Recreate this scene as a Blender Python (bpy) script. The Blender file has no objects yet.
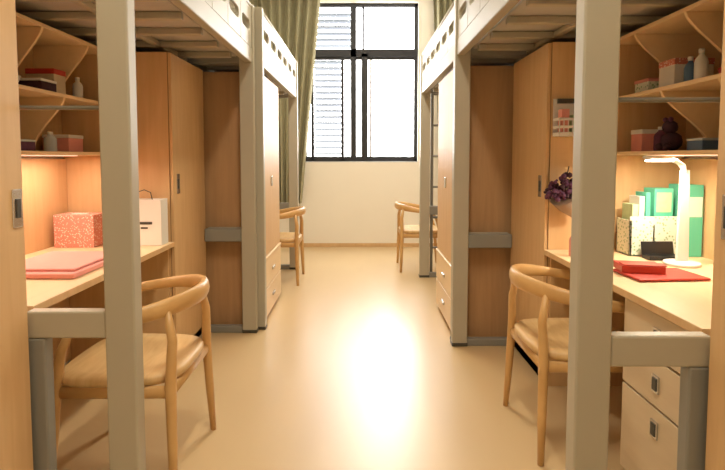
import bpy, bmesh, math, random
from mathutils import Vector, Matrix
random.seed(4)
S=bpy.context.scene

# ---------------------------------------------------------------- materials
def lin(c):
    return tuple((v/255.0/12.92 if v/255.0<=0.04045 else ((v/255.0+0.055)/1.055)**2.4) for v in c)+(1,)
def mat(name,c,rough=.5,metal=0,emit=None,es=0,noise=0,scale=8,spec=.5,coat=0,bump=0):
    m=bpy.data.materials.new(name); m.use_nodes=True
    nt=m.node_tree; b=nt.nodes['Principled BSDF']
    b.inputs['Base Color'].default_value=lin(c)
    b.inputs['Roughness'].default_value=rough; b.inputs['Metallic'].default_value=metal
    b.inputs['Specular IOR Level'].default_value=spec
    b.inputs['Coat Weight'].default_value=coat
    if emit: 
        b.inputs['Emission Color'].default_value=lin(emit); b.inputs['Emission Strength'].default_value=es
    tc=nt.nodes.new('ShaderNodeTexCoord'); n=nt.nodes.new('ShaderNodeTexNoise')
    n.inputs['Scale'].default_value=scale; n.inputs['Detail'].default_value=3
    nt.links.new(tc.outputs['Object'],n.inputs['Vector'])
    if noise:
        mx=nt.nodes.new('ShaderNodeMix'); mx.data_type='RGBA'
        L=lin(c); mx.inputs[6].default_value=tuple(v*(1-noise) for v in L[:3])+(1,)
        mx.inputs[7].default_value=tuple(min(1,v*(1+noise*.6)) for v in L[:3])+(1,)
        nt.links.new(n.outputs['Fac'],mx.inputs[0]); nt.links.new(mx.outputs[2],b.inputs['Base Color'])
    return m
def wood(name,c1,c2,rough=.4,sc=(14,14,1.2),coat=0):
    m=bpy.data.materials.new(name); m.use_nodes=True
    nt=m.node_tree; b=nt.nodes['Principled BSDF']
    tc=nt.nodes.new('ShaderNodeTexCoord'); mp=nt.nodes.new('ShaderNodeMapping'); mp.inputs['Scale'].default_value=sc
    n=nt.nodes.new('ShaderNodeTexNoise'); n.inputs['Scale'].default_value=2; n.inputs['Detail'].default_value=5; n.inputs['Distortion'].default_value=.6
    r=nt.nodes.new('ShaderNodeValToRGB'); r.color_ramp.elements[0].position=.3; r.color_ramp.elements[1].position=.72
    r.color_ramp.elements[0].color=lin(c1); r.color_ramp.elements[1].color=lin(c2)
    nt.links.new(tc.outputs['Object'],mp.inputs[0]); nt.links.new(mp.outputs[0],n.inputs['Vector'])
    nt.links.new(n.outputs['Fac'],r.inputs[0]); nt.links.new(r.outputs[0],b.inputs['Base Color'])
    b.inputs['Roughness'].default_value=rough; b.inputs['Coat Weight'].default_value=coat
    return m
M={}
M['lam']=wood('laminate_wood',(210,172,124),(220,184,136),.5)
M['lamd']=wood('laminate_wood_dark',(178,140,100),(192,152,110),.5)
M['desk']=wood('desk_laminate',(230,202,158),(240,212,170),.4,(6,1,6))
M['ped']=wood('pedestal_laminate',(206,188,158),(216,198,168),.4,(6,1,6))
M['chair']=wood('chair_ash_wood',(200,156,98),(220,178,118),.38,(3,3,3))
M['seat']=wood('chair_seat',(206,168,114),(222,188,134),.45,(20,3,3))
M['metal']=mat('painted_steel_cream',(180,174,156),.42,noise=.04)
M['grey']=mat('painted_steel_grey',(140,139,132),.4,noise=.05)
M['board']=mat('bed_base_board_grey',(190,186,180),.6,noise=.06)
M['dgrey']=mat('dark_steel',(70,68,62),.4)
M['rod']=mat('tie_rod_steel',(120,116,106),.35,.3)
M['edge']=mat('edge_band',(150,112,74),.5)
M['white']=mat('white_plastic',(238,236,230),.35)
M['wall']=mat('wall_cream_paint',(244,238,224),.7,noise=.03,scale=3)
M['ceil']=mat('ceiling_paint',(240,236,226),.8,noise=.02)
M['frame']=mat('window_frame_dark',(36,36,40),.5)
M['alu']=mat('aluminium_light',(190,192,195),.35,.2)
M['louv']=mat('louvre_slat',(110,116,124),.6)
M['chrome']=mat('chrome',(200,200,200),.2,.9)
M['red']=mat('red_leather',(190,60,46),.45)
M['pink']=mat('pink_fabric',(236,160,150),.7,noise=.1,scale=30)
M['green']=mat('green_card',(96,196,165),.5)
M['teal']=mat('teal_card',(60,160,140),.5)
M['lg']=mat('light_green_card',(190,215,170),.6,noise=.25,scale=40)
M['black']=mat('black_plastic',(25,24,26),.35)
M['purple']=mat('dried_purple_petals',(100,56,86),.8,noise=.4,scale=60)
M['plum']=mat('dark_plum_petals',(66,36,52),.8,noise=.4,scale=60)
M['blue']=mat('blue_plastic',(80,112,150),.4)
M['paper']=mat('kraft_wrap_paper',(170,145,125),.8,noise=.15,scale=20)
M['mattress']=mat('mattress_fabric',(225,220,210),.8,noise=.08,scale=20)
M['quilt']=mat('quilt_fabric',(120,140,165),.85,noise=.2,scale=12)
M['clear']=mat('translucent_plastic',(205,215,220),.15)
M['led']=mat('led_diffuser',(255,244,225),.4,emit=(255,236,205),es=15)
M['ledp']=mat('led_strip_warm',(255,230,210),.4,emit=(255,214,190),es=.8)
M['tube']=mat('added_lamp_diffuser',(255,250,240),.4,emit=(255,240,215),es=6)  # glowing face of the added, unseen ceiling lamps
def dotted(name,c1,c2,scale):
    m=bpy.data.materials.new(name); m.use_nodes=True; nt=m.node_tree; b=nt.nodes['Principled BSDF']
    tc=nt.nodes.new('ShaderNodeTexCoord'); v=nt.nodes.new('ShaderNodeTexVoronoi'); v.inputs['Scale'].default_value=scale
    r=nt.nodes.new('ShaderNodeValToRGB'); r.color_ramp.interpolation='CONSTANT'
    r.color_ramp.elements[0].color=lin(c2); r.color_ramp.elements[1].position=.32; r.color_ramp.elements[1].color=lin(c1)
    nt.links.new(tc.outputs['Object'],v.inputs['Vector']); nt.links.new(v.outputs['Distance'],r.inputs[0]); nt.links.new(r.outputs[0],b.inputs['Base Color'])
    b.inputs['Roughness'].default_value=.6; return m
M['dots']=dotted('patterned_card_red',(220,140,124),(246,228,216),90)
M['floral']=dotted('patterned_card_green',(226,230,212),(160,188,150),60)
def floor_mat():
    m=bpy.data.materials.new('floor_vinyl'); m.use_nodes=True; nt=m.node_tree; b=nt.nodes['Principled BSDF']
    tc=nt.nodes.new('ShaderNodeTexCoord'); mp=nt.nodes.new('ShaderNodeMapping'); mp.inputs['Scale'].default_value=(3,1,1)
    n=nt.nodes.new('ShaderNodeTexNoise'); n.inputs['Scale'].default_value=1.2; n.inputs['Detail'].default_value=4
    r=nt.nodes.new('ShaderNodeValToRGB'); r.color_ramp.elements[0].position=.25; r.color_ramp.elements[1].position=.75
    r.color_ramp.elements[0].color=lin((206,178,134)); r.color_ramp.elements[1].color=lin((212,185,142))
    nt.links.new(tc.outputs['Object'],mp.inputs[0]); nt.links.new(mp.outputs[0],n.inputs['Vector'])
    nt.links.new(n.outputs['Fac'],r.inputs[0]); nt.links.new(r.outputs[0],b.inputs['Base Color'])
    b.inputs['Roughness'].default_value=.31
    b.inputs['Specular IOR Level'].default_value=.8
    return m
M['floor']=floor_mat()
M['curtain']=mat('curtain_olive_fabric',(164,158,126),.85,noise=.15,scale=14)

# ---------------------------------------------------------------- builder
class B:
    def __init__(s,name,mtx=None):
        s.name=name; s.bm=bmesh.new(); s.mats=[]; s.mtx=mtx or Matrix.Identity(4)
    def mi(s,k):
        if k not in s.mats: s.mats.append(k)
        return s.mats.index(k)
    def v(s,p): return s.bm.verts.new(s.mtx@Vector(p))
    def f(s,vs,k,smooth=False):
        try:
            fc=s.bm.faces.new(vs); fc.material_index=s.mi(k); fc.smooth=smooth; return fc
        except ValueError: pass
    def box(s,x0,x1,y0,y1,z0,z1,k):
        x0,x1=min(x0,x1),max(x0,x1); y0,y1=min(y0,y1),max(y0,y1); z0,z1=min(z0,z1),max(z0,z1)
        a=[s.v(p) for p in [(x0,y0,z0),(x1,y0,z0),(x1,y1,z0),(x0,y1,z0),(x0,y0,z1),(x1,y0,z1),(x1,y1,z1),(x0,y1,z1)]]
        for q in [(0,3,2,1),(4,5,6,7),(0,1,5,4),(1,2,6,5),(2,3,7,6),(3,0,4,7)]: s.f([a[i] for i in q],k)
    def obox(s,c,size,rot,k):
        old=s.mtx; s.mtx=old@Matrix.Translation(c)@rot; h=[d/2 for d in size]
        s.box(-h[0],h[0],-h[1],h[1],-h[2],h[2],k); s.mtx=old
    def tube(s,pts,rad,k,seg=12,sq=(1,1),up=None):
        pts=[Vector(p) for p in pts]; n=len(pts)
        if not isinstance(rad,(list,tuple)): rad=[rad]*n
        rings=[]
        for i in range(n):
            t=(pts[min(i+1,n-1)]-pts[max(i-1,0)]).normalized()
            u=Vector((0,0,1)) if abs(t.z)<.8 else Vector((1,0,0))
            a=t.cross(u).normalized(); b=a.cross(t).normalized()
            rings.append([s.v(pts[i]+a*math.cos(j*2*math.pi/seg)*rad[i]*sq[0]+b*math.sin(j*2*math.pi/seg)*rad[i]*sq[1]) for j in range(seg)])
        for i in range(n-1):
            for j in range(seg):
                s.f([rings[i][j],rings[i][(j+1)%seg],rings[i+1][(j+1)%seg],rings[i+1][j]],k,True)
        s.f(rings[0][::-1],k); s.f(rings[-1],k)
    def lathe(s,c,prof,k,seg=20):
        rings=[]
        for r,z in prof: rings.append([s.v((c[0]+r*math.cos(j*2*math.pi/seg),c[1]+r*math.sin(j*2*math.pi/seg),c[2]+z)) for j in range(seg)])
        for i in range(len(prof)-1):
            for j in range(seg): s.f([rings[i][j],rings[i][(j+1)%seg],rings[i+1][(j+1)%seg],rings[i+1][j]],k,True)
        s.f(rings[0][::-1],k); s.f(rings[-1],k)
    def prism(s,pts,off,k):
        off=Vector(off); a=[s.v(p) for p in pts]; b=[s.v(Vector(p)+off) for p in pts]; n=len(pts)
        s.f(a[::-1],k); s.f(b,k)
        for i in range(n): s.f([a[i],a[(i+1)%n],b[(i+1)%n],b[i]],k)
    def slotpanel(s,x0,x1,y0,y1,z0,z1,zc,a,r,k):
        yc=(y0+y1)/2; corners=[math.atan2(zz-zc,yy-yc) for yy in (y0,y1) for zz in (z0,z1)]
        angs=sorted(set([round(-math.pi+i*2*math.pi/40+.01,5) for i in range(40)]+[round(c,5) for c in corners]))
        rings=[]
        for x in (x0,x1):
            out=[];inn=[]
            for t in angs:
                c,sn=math.cos(t),math.sin(t)
                ts=[]
                if abs(c)>1e-6: ts.append(((y1-yc) if c>0 else (y0-yc))/c)
                if abs(sn)>1e-6: ts.append(((z1-zc) if sn>0 else (z0-zc))/sn)
                T=min(ts); out.append(s.v((x,yc+T*c,zc+T*sn)))
                q=r/max(abs(sn),1e-6)
                if abs(q*c)>a: q=a*abs(c)+math.sqrt(max(r*r-a*a*sn*sn,0))
                inn.append(s.v((x,yc+q*c,zc+q*sn)))
            rings.append((out,inn))
        n=len(angs)
        for i in range(n):
            j=(i+1)%n
            for (o,q) in rings: s.f([o[i],o[j],q[j],q[i]],k)
            s.f([rings[0][1][i],rings[0][1][j],rings[1][1][j],rings[1][1][i]],k)
            s.f([rings[0][0][i],rings[0][0][j],rings[1][0][j],rings[1][0][i]],k)
    def sphere(s,c,r,k,sub=1):
        g=bmesh.ops.create_icosphere(s.bm,subdivisions=sub,radius=r,matrix=s.mtx@Matrix.Translation(c))
        for v in g['verts']:
            for f in v.link_faces: f.material_index=s.mi(k); f.smooth=True
    def done(s,bevel=.003,seg=2):
        bmesh.ops.recalc_face_normals(s.bm,faces=s.bm.faces)
        vs=s.bm.verts; lo=[min(v.co[i] for v in vs) for i in range(3)]; hi=[max(v.co[i] for v in vs) for i in range(3)]
        c=Vector([(lo[i]+hi[i])/2 for i in range(3)]); c.z=lo[2]
        for v in vs: v.co-=c
        me=bpy.data.meshes.new(s.name); s.bm.to_mesh(me); s.bm.free()
        for k in s.mats: me.materials.append(M[k])
        o=bpy.data.objects.new(s.name,me); o.location=c; S.collection.objects.link(o)
        if bevel:
            b=o.modifiers.new('bevel','BEVEL'); b.width=bevel; b.segments=seg; b.limit_method='ANGLE'; b.angle_limit=math.radians(40)
        return o

# ---------------------------------------------------------------- room
XW=1.75; D=6.94; H=3.5; Y0=-1.6
b=B('floor'); b.box(-XW-.2,XW+.2,Y0-.2,D+.2,-.1,0,'floor'); b.done(0)
b=B('ceiling'); b.box(-XW-.2,XW+.2,Y0-.2,D+.2,H,H+.1,'ceil'); b.done(0)
b=B('wall_left'); b.box(-XW-.2,-XW,Y0-.2,D+.2,0,H,'wall'); b.done(0)
b=B('wall_right'); b.box(XW,XW+.2,Y0-.2,D+.2,0,H,'wall'); b.done(0)
b=B('wall_front'); b.box(-XW,XW,Y0-.2,Y0,0,H,'wall'); b.done(0)
wx0,wx1,wz0,wz1=-.79,.80,1.18,3.36
b=B('wall_back')
b.box(-XW,XW,D,D+.2,0,wz0,'wall'); b.box(-XW,XW,D,D+.2,wz1,H,'wall')
b.box(-XW,wx0,D,D+.2,wz0,wz1,'wall'); b.box(wx1,XW,D,D+.2,wz0,wz1,'wall'); b.done(0)
b=B('baseboard_back'); b.box(-XW+.001,XW-.001,D-.015,D-.001,0,.05,'lam'); b.done(.002)

# window
b=B('window_1'); y0,y1=D+.06,D+.12; F='frame'
t=.05
b.box(wx0,wx0+t,y0,y1,wz0,wz1,F); b.box(wx1-t,wx1,y0,y1,wz0,wz1,F)
b.box(wx0,wx1,y0,y1,wz0,wz0+t,F); b.box(wx0,wx1,y0,y1,wz1-t,wz1,F)
b.box(wx0,wx1,y0-.01,y1,2.63,2.74,F)
b.box(-.13,-.05,y0-.01,y1,wz0,wz1,F)
b.box(.02,.11,y0-.01,y1,wz0,2.68,F); b.box(.135,.165,y0+.01,y1,wz0+t,2.64,'alu')
b.box(-.26,-.22,y0,y1,wz0,2.64,F); b.box(-.68,-.64,y0,y1,wz0,2.64,F)
for z in (wz0+t,2.60): b.box(wx0,wx1,y0+.01,y1-.01,z-.005,z+.03,F)
b.box(.03,.06,y0+.01,y1,2.7,wz1,F)
z=1.30
while z<2.6:
    b.obox((-.45,D+.16,z),(.38,.07,.008),Matrix.Rotation(math.radians(-38),4,'X'),'louv'); z+=.085
z=2.80
while z<3.3:
    b.obox((-.42,D+.16,z),(.58,.07,.008),Matrix.Rotation(math.radians(-38),4,'X'),'louv'); z+=.085
b.box(-.79,.8,D+.001,D+.05,wz0,wz0+.012,'alu')
b.done(.003)

# curtains
def curtain(x0t,x1t,x0b,x1b,zt,zb,y,name='curtain'):
    b=B(name); nx=120; nz=24; g=[]
    for j in range(nz+1):
        v=j/nz; row=[]
        e=v
        xa=x0t+(x0b-x0t)*e; xb=x1t+(x1b-x1t)*e
        for i in range(nx+1):
            u=i/nx
            x=xa+(xb-xa)*u
            yy=y+.045*math.sin(u*2*math.pi*8+.6*math.sin(v*3))+.012*math.sin(u*41+v*4)
            row.append(b.v((x,yy,zt+(zb-zt)*v)))
        g.append(row)
    for j in range(nz):
        for i in range(nx): b.f([g[j][i],g[j][i+1],g[j+1][i+1],g[j+1][i]],'curtain',True)
    b.tube([(min(x0t,x0b)-.05,y,zt+.02),(max(x1t,x1b)+.05,y,zt+.02)],.014,'metal')
    for i in range(9):
        x=x0t+(x1t-x0t)*(i+.5)/9
        b.tube([(x-.004,y,zt+.02),(x+.004,y,zt+.02)],.026,'dgrey')
    return b.done(0)
curtain(-1.55,-.52,-1.3,-.80,3.44,.62,D-.11)
curtain(.98,1.65,1.12,1.6,3.44,.62,D-.11)

# ---------------------------------------------------------------- furniture
def loft_bed(sg,xp,y0,y1,xd,ladder=False,front_leg=True):
    b=B('loft_bed'); xw=sg*(XW-.01); P=lambda d: sg*d
    xi=xp-.05; xo=xp+.05
    dy=.06
    for yy in (y0,y1-dy):
        b.box(P(xi),P(xo),yy,yy+dy,0,2.30,'metal')
        b.box(P(xi-.003),P(xo+.003),yy-.003,yy+dy+.003,0,.025,'dgrey')
        b.box(xw,sg*(XW-.05),yy,yy+.04,1.90,2.5,'metal')
        b.box(P(xo),xw,yy+.01,yy+.05,1.90,1.99,'grey')
        b.box(P(xo),xw,yy+.015,yy+.045,2.24,2.28,'metal')
        b.box(P(xo),P(xd-.005),yy+.005,yy+.05,.655,.745,'metal' if yy==y0 else 'grey')
    b.box(P(xo),P(xd-.005),y1-.055,y1-.01,.0,.05,'grey')
    if front_leg:
        b.box(P(xd-.065),P(xd-.005),y0+.005,y0+.05,0,.655,'grey')
        b.tube([(P(xo-.01),y0+.03,1.41),(P(XW-.002),y0+.03,1.41)],.007,'rod',10)
    b.box(P(xi+.01),P(xi+.06),y0+dy,y1-dy,1.90,2.0,'metal')
    b.box(xw,sg*(XW-.05),y0+.04,y1-.04,1.90,2.0,'metal')
    n=6; L=(y1-y0-2*dy)/n
    for i in range(n):
        b.slotpanel(P(xi+.012),P(xi+.034),y0+dy+i*L,y0+dy+(i+1)*L,2.0,2.28,2.14,.075,.035,'metal')
    b.tube([(P(xi+.023),y0+dy,2.285),(P(xi+.023),y1-dy,2.285)],.018,'metal')
    b.box(P(xo+.012),sg*(XW-.055),y0+.055,y1-.065,1.94,1.955,'board')
    yy=y0+.2
    while yy<y1-.1:
        b.box(P(xo+.011),sg*(XW-.055),yy,yy+.04,1.902,1.938,'metal'); yy+=.3
    b.box(P(xo+.35),P(xo+.39),y0+.055,y1-.065,1.905,1.936,'metal')
    b.box(P(xo+.02),sg*(XW-.06),y0+.08,y1-.08,1.957,2.08,'mattress')
    b.box(P(xo+.03),sg*(XW-.08),y0+.1,y0+1.1,2.082,2.14,'quilt')
    if ladder:
        for dx in (0.0,.2):
            b.tube([(P(xo+.03+dx),y1+.02,0),(P(xo+.03+dx),y1+.02,2.3)],.016,'grey')
        for i in range(6): b.tube([(P(xo+.03),y1+.02,.3+i*.32),(P(xo+.23),y1+.02,.3+i*.32)],.013,'grey',8)
    return b.done(.006)

def wardrobe(sg,xd,y0,y1,handle_y,name='wardrobe',zt=1.86):
    b=B(name); P=lambda d: sg*d
    b.box(P(xd+.02),sg*(XW-.008),y0,y1,.0,zt,'lam')
    b.box(P(xd+.03),P(xd+.02),y0+.02,y1-.02,0,.06,'edge')
    b.box(P(xd),P(xd+.018),y0+.004,y1-.004,.07,zt-.004,'lam')
    b.box(P(xd+.0175),P(xd+.0215),y0-.001,y0+.004,.0,zt,'edge')
    hy=handle_y
    b.box(P(xd-.004),P(xd),hy-.022,hy+.022,1.03,1.15,'chrome')
    b.box(P(xd-.008),P(xd-.004),hy-.01,hy+.01,1.06,1.12,'dgrey')
    return b.done(.003)

def desk(sg,xd,y0,y1,pedestal=None):
    b=B('study_desk'); P=lambda d: sg*d
    b.box(P(xd),sg*(XW-.03),y0,y1,.722,.75,'desk')
    b.box(P(xd-.002),P(xd),y0,y1,.722,.748,'lam')
    b.box(sg*(XW-.028),sg*(XW-.008),y0,y1,.05,1.24,'lam')
    b.box(P(xd+.03),sg*(XW-.03),y0+.002,y0+.02,0,.722,'lam')
    b.box(P(xd+.03),sg*(XW-.03),y1-.02,y1-.002,0,.722,'lam')
    if pedestal:
        p0,p1=pedestal
        b.box(P(xd+.04),sg*(XW-.2),p0,p1,.0,.72,'ped')
        zs=[(.05,.38),(.39,.55),(.56,.71)]
        for z0,z1 in zs:
            b.box(P(xd+.02),P(xd+.039),p0+.004,p1-.004,z0,z1,'ped')
            zc=z1-.07 if z1-z0>.2 else (z0+z1)/2
            b.box(P(xd+.014),P(xd+.02),(p0+p1)/2-.02,(p0+p1)/2+.02,zc-.03,zc+.03,'chrome')
            b.box(P(xd+.011),P(xd+.014),(p0+p1)/2-.012,(p0+p1)/2+.012,zc-.022,zc+.022,'dgrey')
    return b.done(.003)

def shelf(sg,xs,y0,y1,name='hutch_bookcase'):
    b=B(name); P=lambda d: sg*d; xb=XW-.008
    for z in (1.26,1.54,1.84):
        b.box(P(xs),sg*(xb-.012),y0+.018,y1-.018,z,z+.018,'desk')
    b.box(sg*(xb-.012),sg*xb,y0,y1,1.26,1.858,'lam')
    for yy in (y0,y1-.018): b.box(P(xs),sg*(xb-.012),yy,yy+.018,1.26,1.858,'lam')
    dep=(xb-.012)-xs
    def div(y,z0,z1,flip=False):
        pts=[]
        pts.append((sg*(xb-.012),y,z0)); pts.append((sg*(xb-.012),y,z1))
        N=12
        for i in range(N+1):
            t=i/N; f=1-.55*math.sin(t*math.pi/2)**1.5 if not flip else .45+.55*math.sin(t*math.pi/2)**1.2
            pts.append((sg*(xb-.012-dep*f),y,z1+(z0-z1)*t))
        b.prism(pts,(0,.016,0),'desk')
    L=y1-y0
    div(y0+L*.33,1.278,1.54); div(y0+L*.62,1.278,1.54)
    div(y0+L*.5,1.558,1.84); div(y0+L*.8,1.558,1.84)
    b.box(P(xs+.10),P(xs+.115),y0+.2,y1-.2,1.255,1.26,'ledp')
    return b.done(.002)

def cabinet(sg,xf,y0,y1):
    b=B('storage_cabinet'); P=lambda d: sg*d
    xb=XW-.008
    b.box(P(xf+.03),sg*xb,y0,y1,0,1.86,'lamd')
    b.box(P(xf+.012),P(xf+.03),y0+.004,y1-.004,.5,1.855,'lam')
    b.box(P(xf),P(xf+.03),y0,y1,.47,.495,'desk')
    b.box(P(xf+.005),P(xf+.03),y0+.004,y1-.004,.26,.465,'desk')
    b.box(P(xf+.005),P(xf+.03),y0+.004,y1-.004,.04,.25,'desk')
    for zc in (.36,.15):
        b.box(P(xf-.006),P(xf+.005),(y0+y1)/2-.05,(y0+y1)/2+.05,zc-.01,zc+.012,'chrome')
    b.box(P(xf+.006),P(xf+.012),(y0+y1)/2-.03,(y0+y1)/2+.03,1.02,1.1,'chrome')
    return b.done(.003)

# left row
LX,LP=1.10,.785; LA,LM,LB=1.605,2.94,3.55
loft_bed(-1,LP,LA,LB,LX)
wardrobe(-1,LX,LM,LB-.005,LM+.08)
wardrobe(-1,1.075,.85,LA-.01,LA-.045)
desk(-1,LX,LA+.052,LM-.004)
shelf(-1,1.44,LA+.06,LM-.006)
loft_bed(-1,.735,LB+.008,LB+2.02,LX,front_leg=False)
cabinet(-1,.70,LB+.075,LB+.86)
desk(-1,LX,LB+.90,LB+1.85); shelf(-1,1.44,LB+.90,LB+1.85)
# right row
RX,RP=1.0,.66; RA,RM,RB=1.38,2.69,3.30
loft_bed(1,RP,RA,RB,RX)
wardrobe(1,RX,RM,RB-.005,RM+.08)
wardrobe(1,.975,.7,RA-.01,RA-.065)
desk(1,RX,RA+.052,RM-.004,(RA+.08,RA+.52))
shelf(1,1.32,RA+.06,RM-.006)
loft_bed(1,.67,RB+.008,RB+1.9,RX,ladder=True,front_leg=False)
cabinet(1,.63,RB+.075,RB+.82)
desk(1,RX,RB+.86,RB+1.85); shelf(1,1.32,RB+.86,RB+1.85)

# ---------------------------------------------------------------- chairs
def chair(cx,cy,ang):
    mt=Matrix.Translation((cx,cy,0))@Matrix.Rotation(ang,4,'Z')
    b=B('armchair',mt); W='chair'
    pts=[];rad=[]
    N=28; A=math.radians(112)
    for i in range(N+1):
        a=-A+2*A*i/N; c=math.cos(a)
        pts.append((-.27*c-.0,.285*math.sin(a),.655+.055*max(0,(c+.37)/1.37)))
        rad.append(.015+.010*max(0,c))
    b.tube(pts,rad,W,12,sq=(.8,1.5))
    for sgn in (-1,1):
        b.tube([(-.235,.245*sgn,0),(-.228,.228*sgn,.2),(-.22,.213*sgn,.42),(-.225,.200*sgn,.58),(-.205,.19*sgn,.69)],[.013,.018,.021,.018,.013],W)
        b.tube([(.225,.235*sgn,0),(.21,.225*sgn,.2),(.195,.22*sgn,.42),(.155,.245*sgn,.56),(.10,.262*sgn,.662)],[.013,.018,.021,.017,.013],W)
        b.tube([(-.22,.213*sgn,.395),(.195,.218*sgn,.395)],.017,W,10,sq=(.7,1.4))
    b.tube([(-.222,-.21,.395),(-.222,.21,.395)],.017,W,10,sq=(.7,1.4))
    b.tube([(.195,-.215,.395),(.195,.215,.395)],.017,W,10,sq=(.7,1.4))
    n=40
    def se(r,z,k=4.0):
        out=[]
        for j in range(n):
            t=2*math.pi*j/n; c,s_=math.cos(t),math.sin(t)
            q=(abs(c)**k+abs(s_)**k)**(-1/k)
            x=q*c*.235*r; y=q*s_*(.235+.012*(c))*r
            out.append(b.v((x-.005,y,z)))
        return out
    R=[se(.94,.415),se(1.0,.425),se(1.0,.445),se(.96,.455),se(.75,.451),se(.4,.446),se(.1,.445)]
    for i in range(len(R)-1):
        for j in range(n): b.f([R[i][j],R[i][(j+1)%n],R[i+1][(j+1)%n],R[i+1][j]],'seat',True)
    b.f(R[0][::-1],'seat'); b.f(R[-1],'seat',True)
    return b.done(0)
chair(-.91,1.99,math.pi)
chair(.97,2.21,0)
chair(-.84,5.05,math.pi)
chair(.68,5.62,0)

# ---------------------------------------------------------------- items on left desk
zt=.7515
b=B('laptop_sleeve'); b.box(-1.56,-1.17,2.02,2.5,zt,zt+.022,'pink'); b.box(-1.53,-1.19,2.06,2.46,zt+.022,zt+.034,'pink'); b.done(.01,3)
b=B('tissue_box'); b.box(-1.69,-1.47,2.74,2.88,zt,zt+.18,'dots'); b.box(-1.62,-1.54,2.79,2.83,zt+.18,zt+.182,'white'); b.done(.003)
b=B('paper_gift_bag')
b.prism([(-1.32,2.80,zt),(-1.12,2.80,zt),(-1.12,2.90,zt),(-1.32,2.90,zt)],(0,0,.26),'white')
b.box(-1.27,-1.17,2.797,2.7995,zt+.12,zt+.135,'dgrey'); b.box(-1.235,-1.195,2.797,2.7995,zt+.095,zt+.105,'dgrey')
b.tube([(-1.27,2.81,zt+.255),(-1.26,2.81,zt+.30),(-1.215,2.81,zt+.315),(-1.18,2.81,zt+.30),(-1.17,2.81,zt+.255)],.003,'dgrey',6)
b.done(.002)
b=B('folding_bracket_shelf'); b.box(-1.715,-1.56,1.95,2.25,1.10,1.115,'white'); b.prism([(-1.715,2.05,1.1),(-1.715,2.05,1.03),(-1.60,2.05,1.1)],(0,.01,0),'white'); b.done(.002)
def bottle(name,x,y,z,h,r,k,cap='white'):
    b=B(name); b.lathe((x,y,z),[(r*.9,0),(r,h*.04),(r,h*.62),(r*.85,h*.72),(r*.4,h*.82),(r*.38,h*.86)],k)
    b.lathe((x,y,z+h*.86),[(r*.45,0),(r*.45,h*.12),(r*.4,h*.14)],cap); return b.done(0)
def carton(name,x,y,z,w,d,h,k,k2='white'):
    b=B(name); b.box(x-w/2,x+w/2,y-d/2,y+d/2,z,z+h,k); b.box(x-w/2-.002,x+w/2+.002,y-d/2-.002,y+d/2+.002,z+h*.8,z+h+.001,k2); return b.done(.003)
def bowl(name,x,y,z,r,h,k):
    b=B(name); b.lathe((x,y,z),[(r*.45,0),(r*.5,.004),(r*.85,h*.5),(r,h),(r*.95,h),(r*.8,h*.55),(r*.3,h*.12)],k); return b.done(0)
s2,s1=1.5595,1.2795
carton('storage_box',-1.58,2.08,s2,.18,.14,.09,'white','pink')
bowl('trinket_bowl',-1.56,2.22,s2,.06,.05,'white')
carton('storage_box',-1.57,2.42,s2,.16,.12,.06,'plum','white')
carton('storage_box',-1.59,2.56,s2,.14,.1,.13,'ped','red')
bottle('lotion_bottle',-1.56,2.79,s2,.13,.026,'white')
carton('storage_box',-1.6,1.99,s1,.16,.14,.06,'white','pink')
carton('storage_box',-1.58,2.24,s1,.16,.16,.05,'purple','clear')
bottle('lotion_bottle',-1.58,2.56,s1,.10,.03,'clear')
carton('storage_box',-1.62,2.74,s1,.14,.14,.09,'pink','white')
bottle('water_bottle',1.48,1.84,s2,.21,.036,'clear','blue')
bottle('water_bottle',1.46,1.74,s2,.17,.034,'white','pink')
carton('storage_box',1.52,1.97,s2,.18,.1,.045,'red','red')
carton('storage_box',1.52,2.36,s2,.18,.12,.14,'white','dots')
carton('storage_box',1.50,2.55,s2,.16,.12,.08,'floral','pink')
bottle('lotion_bottle',1.45,2.15,s2,.15,.026,'white')
bottle('lotion_bottle',1.45,2.22,s2,.13,.024,'blue')
b=B('plush_toy')
for c,r,k in [((1.46,2.35,1.325),.046,'plum'),((1.45,2.35,1.39),.034,'plum'),((1.44,2.33,1.425),.012,'purple'),((1.44,2.37,1.425),.012,'purple'),((1.42,2.32,1.30),.018,'plum'),((1.42,2.38,1.30),.018,'plum')]: b.sphere(c,r,k,2)
b.done(0)
carton('storage_box',1.50,2.13,s1,.16,.10,.05,'blue','clear')
carton('storage_box',1.55,1.72,s1,.18,.14,.09,'white','pink')
bottle('lotion_bottle',1.48,2.47,s1,.12,.03,'purple')
carton('storage_box',1.50,2.58,s1,.16,.10,.11,'pink','white')

# desk lamp
b=B('desk_lamp'); lx,ly=1.495,2.30
b.lathe((lx,ly,zt),[(.075,0),(.078,.006),(.075,.014),(.02,.018)],'white',28)
b.prism([(lx-.028,ly-.008,zt+.012),(lx+.028,ly-.008,zt+.012),(lx+.02,ly-.008,zt+.44),(lx-.02,ly-.008,zt+.44)],(0,.016,0),'white')
b.tube([(lx,ly,zt+.43),(lx-.02,ly-.005,zt+.465),(lx-.06,ly-.01,zt+.485),(lx-.12,ly-.02,zt+.495),(lx-.20,ly-.04,zt+.498)],[.016,.02,.024,.028,.026],'white',14,sq=(1.1,.35))
b.box(lx-.19,lx-.08,ly-.045,ly-.005,zt+.478,zt+.486,'led')
b.done(.003)
b=B('magazine_file'); 
b.box(1.36,1.60,2.50,2.51,zt,zt+.20,'floral'); b.box(1.36,1.60,2.625,2.635,zt,zt+.14,'floral')
b.box(1.36,1.37,2.50,2.635,zt,zt+.18,'floral'); b.box(1.59,1.60,2.50,2.635,zt,zt+.14,'floral'); b.box(1.36,1.60,2.5,2.635,zt,zt+.006,'floral')
b.box(1.475,1.485,2.5,2.635,zt,zt+.16,'lg')
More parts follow.
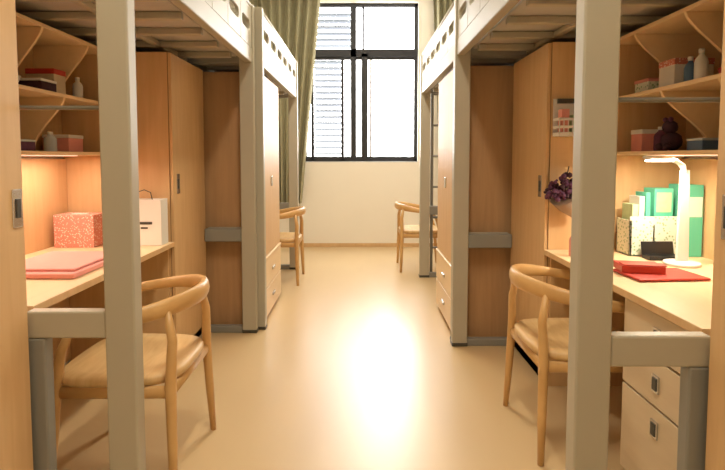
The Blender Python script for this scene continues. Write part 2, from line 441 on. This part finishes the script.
for x,w,h,k in [(1.38,.03,.26,'lg'),(1.415,.025,.30,'white')]:
    b.box(x,x+w,2.52,2.62,zt+.008,zt+h,k)
b.box(1.49,1.585,2.52,2.62,zt+.008,zt+.34,'green'); b.box(1.50,1.575,2.518,2.52,zt+.22,zt+.32,'lg'); b.box(1.447,1.47,2.52,2.62,zt+.008,zt+.32,'green')
b.done(.002)
b=B('stationery_box'); b.box(1.62,1.71,2.48,2.62,zt,zt+.36,'green'); b.box(1.625,1.705,2.478,2.48,zt+.2,zt+.3,'white'); b.done(.003)
b=B('makeup_palette'); b.box(1.40,1.56,2.39,2.46,zt,zt+.02,'black'); b.obox((1.48,2.467,zt+.045),(.16,.006,.07),Matrix.Rotation(math.radians(-12),4,'X'),'black'); b.done(.003)
b=B('folder'); b.obox((1.26,2.08,zt+.006),(.30,.20,.01),Matrix.Rotation(math.radians(4),4,'Z'),'red'); b.done(.004)
b=B('leather_pouch'); b.obox((1.20,2.13,zt+.0265),(.17,.12,.03),Matrix.Rotation(math.radians(-10),4,'Z'),'red'); b.obox((1.20,2.10,zt+.0445),(.17,.06,.005),Matrix.Rotation(math.radians(-10),4,'Z'),'red'); b.done(.008,3)
b=B('coffee_mug'); b.lathe((1.66,2.10,zt),[(.036,0),(.04,.005),(.042,.1),(.039,.1),(.036,.01)],'white',24)
b.tube([(1.62,2.10,zt+.08),(1.595,2.10,zt+.075),(1.588,2.10,zt+.05),(1.6,2.10,zt+.028),(1.621,2.10,zt+.025)],.006,'white',8); b.done(0)
bottle('lotion_bottle',1.08,2.50,zt,.13,.024,'pink')
yb=RM-.003
b=B('hanging_basket')
b.box(1.03,1.17,yb-.004,yb,1.36,1.56,'white')
b.box(1.03,1.17,yb-.09,yb-.004,1.36,1.366,'white')
for z in (1.366,1.40,1.44): 
    b.box(1.03,1.17,yb-.09,yb-.085,z,z+.014,'white'); b.box(1.03,1.035,yb-.09,yb-.004,z,z+.014,'white'); b.box(1.165,1.17,yb-.09,yb-.004,z,z+.014,'white')
for i in range(7): b.box(1.03+i*.0225,1.0345+i*.0225,yb-.09,yb-.086,1.36,1.455,'white')
b.box(1.05,1.09,yb-.07,yb-.02,1.367,1.50,'pink'); b.box(1.105,1.15,yb-.07,yb-.02,1.367,1.47,'lg')
b.box(1.05,1.15,yb-.016,yb-.004,1.535,1.56,'dgrey')
b.done(.001)
b=B('dried_flower_bouquet')
tip=Vector((1.14,yb-.05,.93)); top=Vector((1.06,yb-.09,1.05))
b.tube([tip,tip+(top-tip)*.25,tip+(top-tip)*.6,top],[.012,.035,.07,.092],'paper',16,sq=(1.0,.8))
b.tube([(1.12,yb-.004,1.2),(1.11,yb-.03,1.2),(1.08,yb-.06,1.12)],.003,'dgrey',6)
for i in range(190):
    a=random.random()*6.28; r=random.random()**.5
    b.sphere((1.06+.098*r*math.cos(a),yb-.095+.06*r*math.sin(a),1.03+random.random()*.14*(1.1-r*.6)),.007+random.random()*.009,random.choice(['purple','plum','plum','pink' if i%6==0 else 'purple']),1)
b.done(0)

# ceiling lamps added out of view to brighten the room
for y in (1.0,4.2):
    b=B('added_ceiling_lamp'); b.box(-.12,.12,y-.6,y+.6,H-.06,H,'white'); b.box(-.1,.1,y-.58,y+.58,H-.068,H-.06,'tube'); b.done(.004)
def area(n,loc,rot,sx,sy,e,c):
    l=bpy.data.lights.new(n,'AREA'); l.shape='RECTANGLE'; l.size=sx; l.size_y=sy; l.energy=e; l.color=c
    o=bpy.data.objects.new(n,l); o.location=loc; o.rotation_euler=rot; S.collection.objects.link(o); return o
for y in (1.0,4.2): area('added_ceiling_fill',(0,y,H-.08),(0,0,0),.2,1.15,42,(1,.89,.70))  # room fill light, paired with the added ceiling fixtures
area('shelf_led_light',(-1.555,2.3,1.247),(0,0,0),.04,.9,6,(1,.76,.6))
area('shelf_led_light',(1.435,2.05,1.247),(0,0,0),.04,.9,3.5,(1,.84,.64))
area('desk_lamp_light',(1.36,2.27,1.215),(0,0,0),.1,.04,4,(1,.88,.7))
p=area('window_portal',(0,D+.22,2.28),(math.radians(-90),0,0),1.6,2.2,1,(1,1,1)); p.data.cycles.is_portal=True
w=bpy.data.worlds.new('sky'); S.world=w; w.use_nodes=True
bg=w.node_tree.nodes['Background']; bg.inputs[0].default_value=(1,.985,.965,1); bg.inputs[1].default_value=19

cd=bpy.data.cameras.new('camera'); cam=bpy.data.objects.new('camera',cd); S.collection.objects.link(cam)
cd.sensor_width=36; cd.lens=500/725*36; cd.shift_y=-49/725; cd.shift_x=.0035
cam.location=(0,0,1.25); cam.rotation_euler=(math.radians(90-3.3),0,0); cd.clip_start=.02
S.camera=cam
S.view_settings.view_transform='Standard'; S.view_settings.exposure=0.0
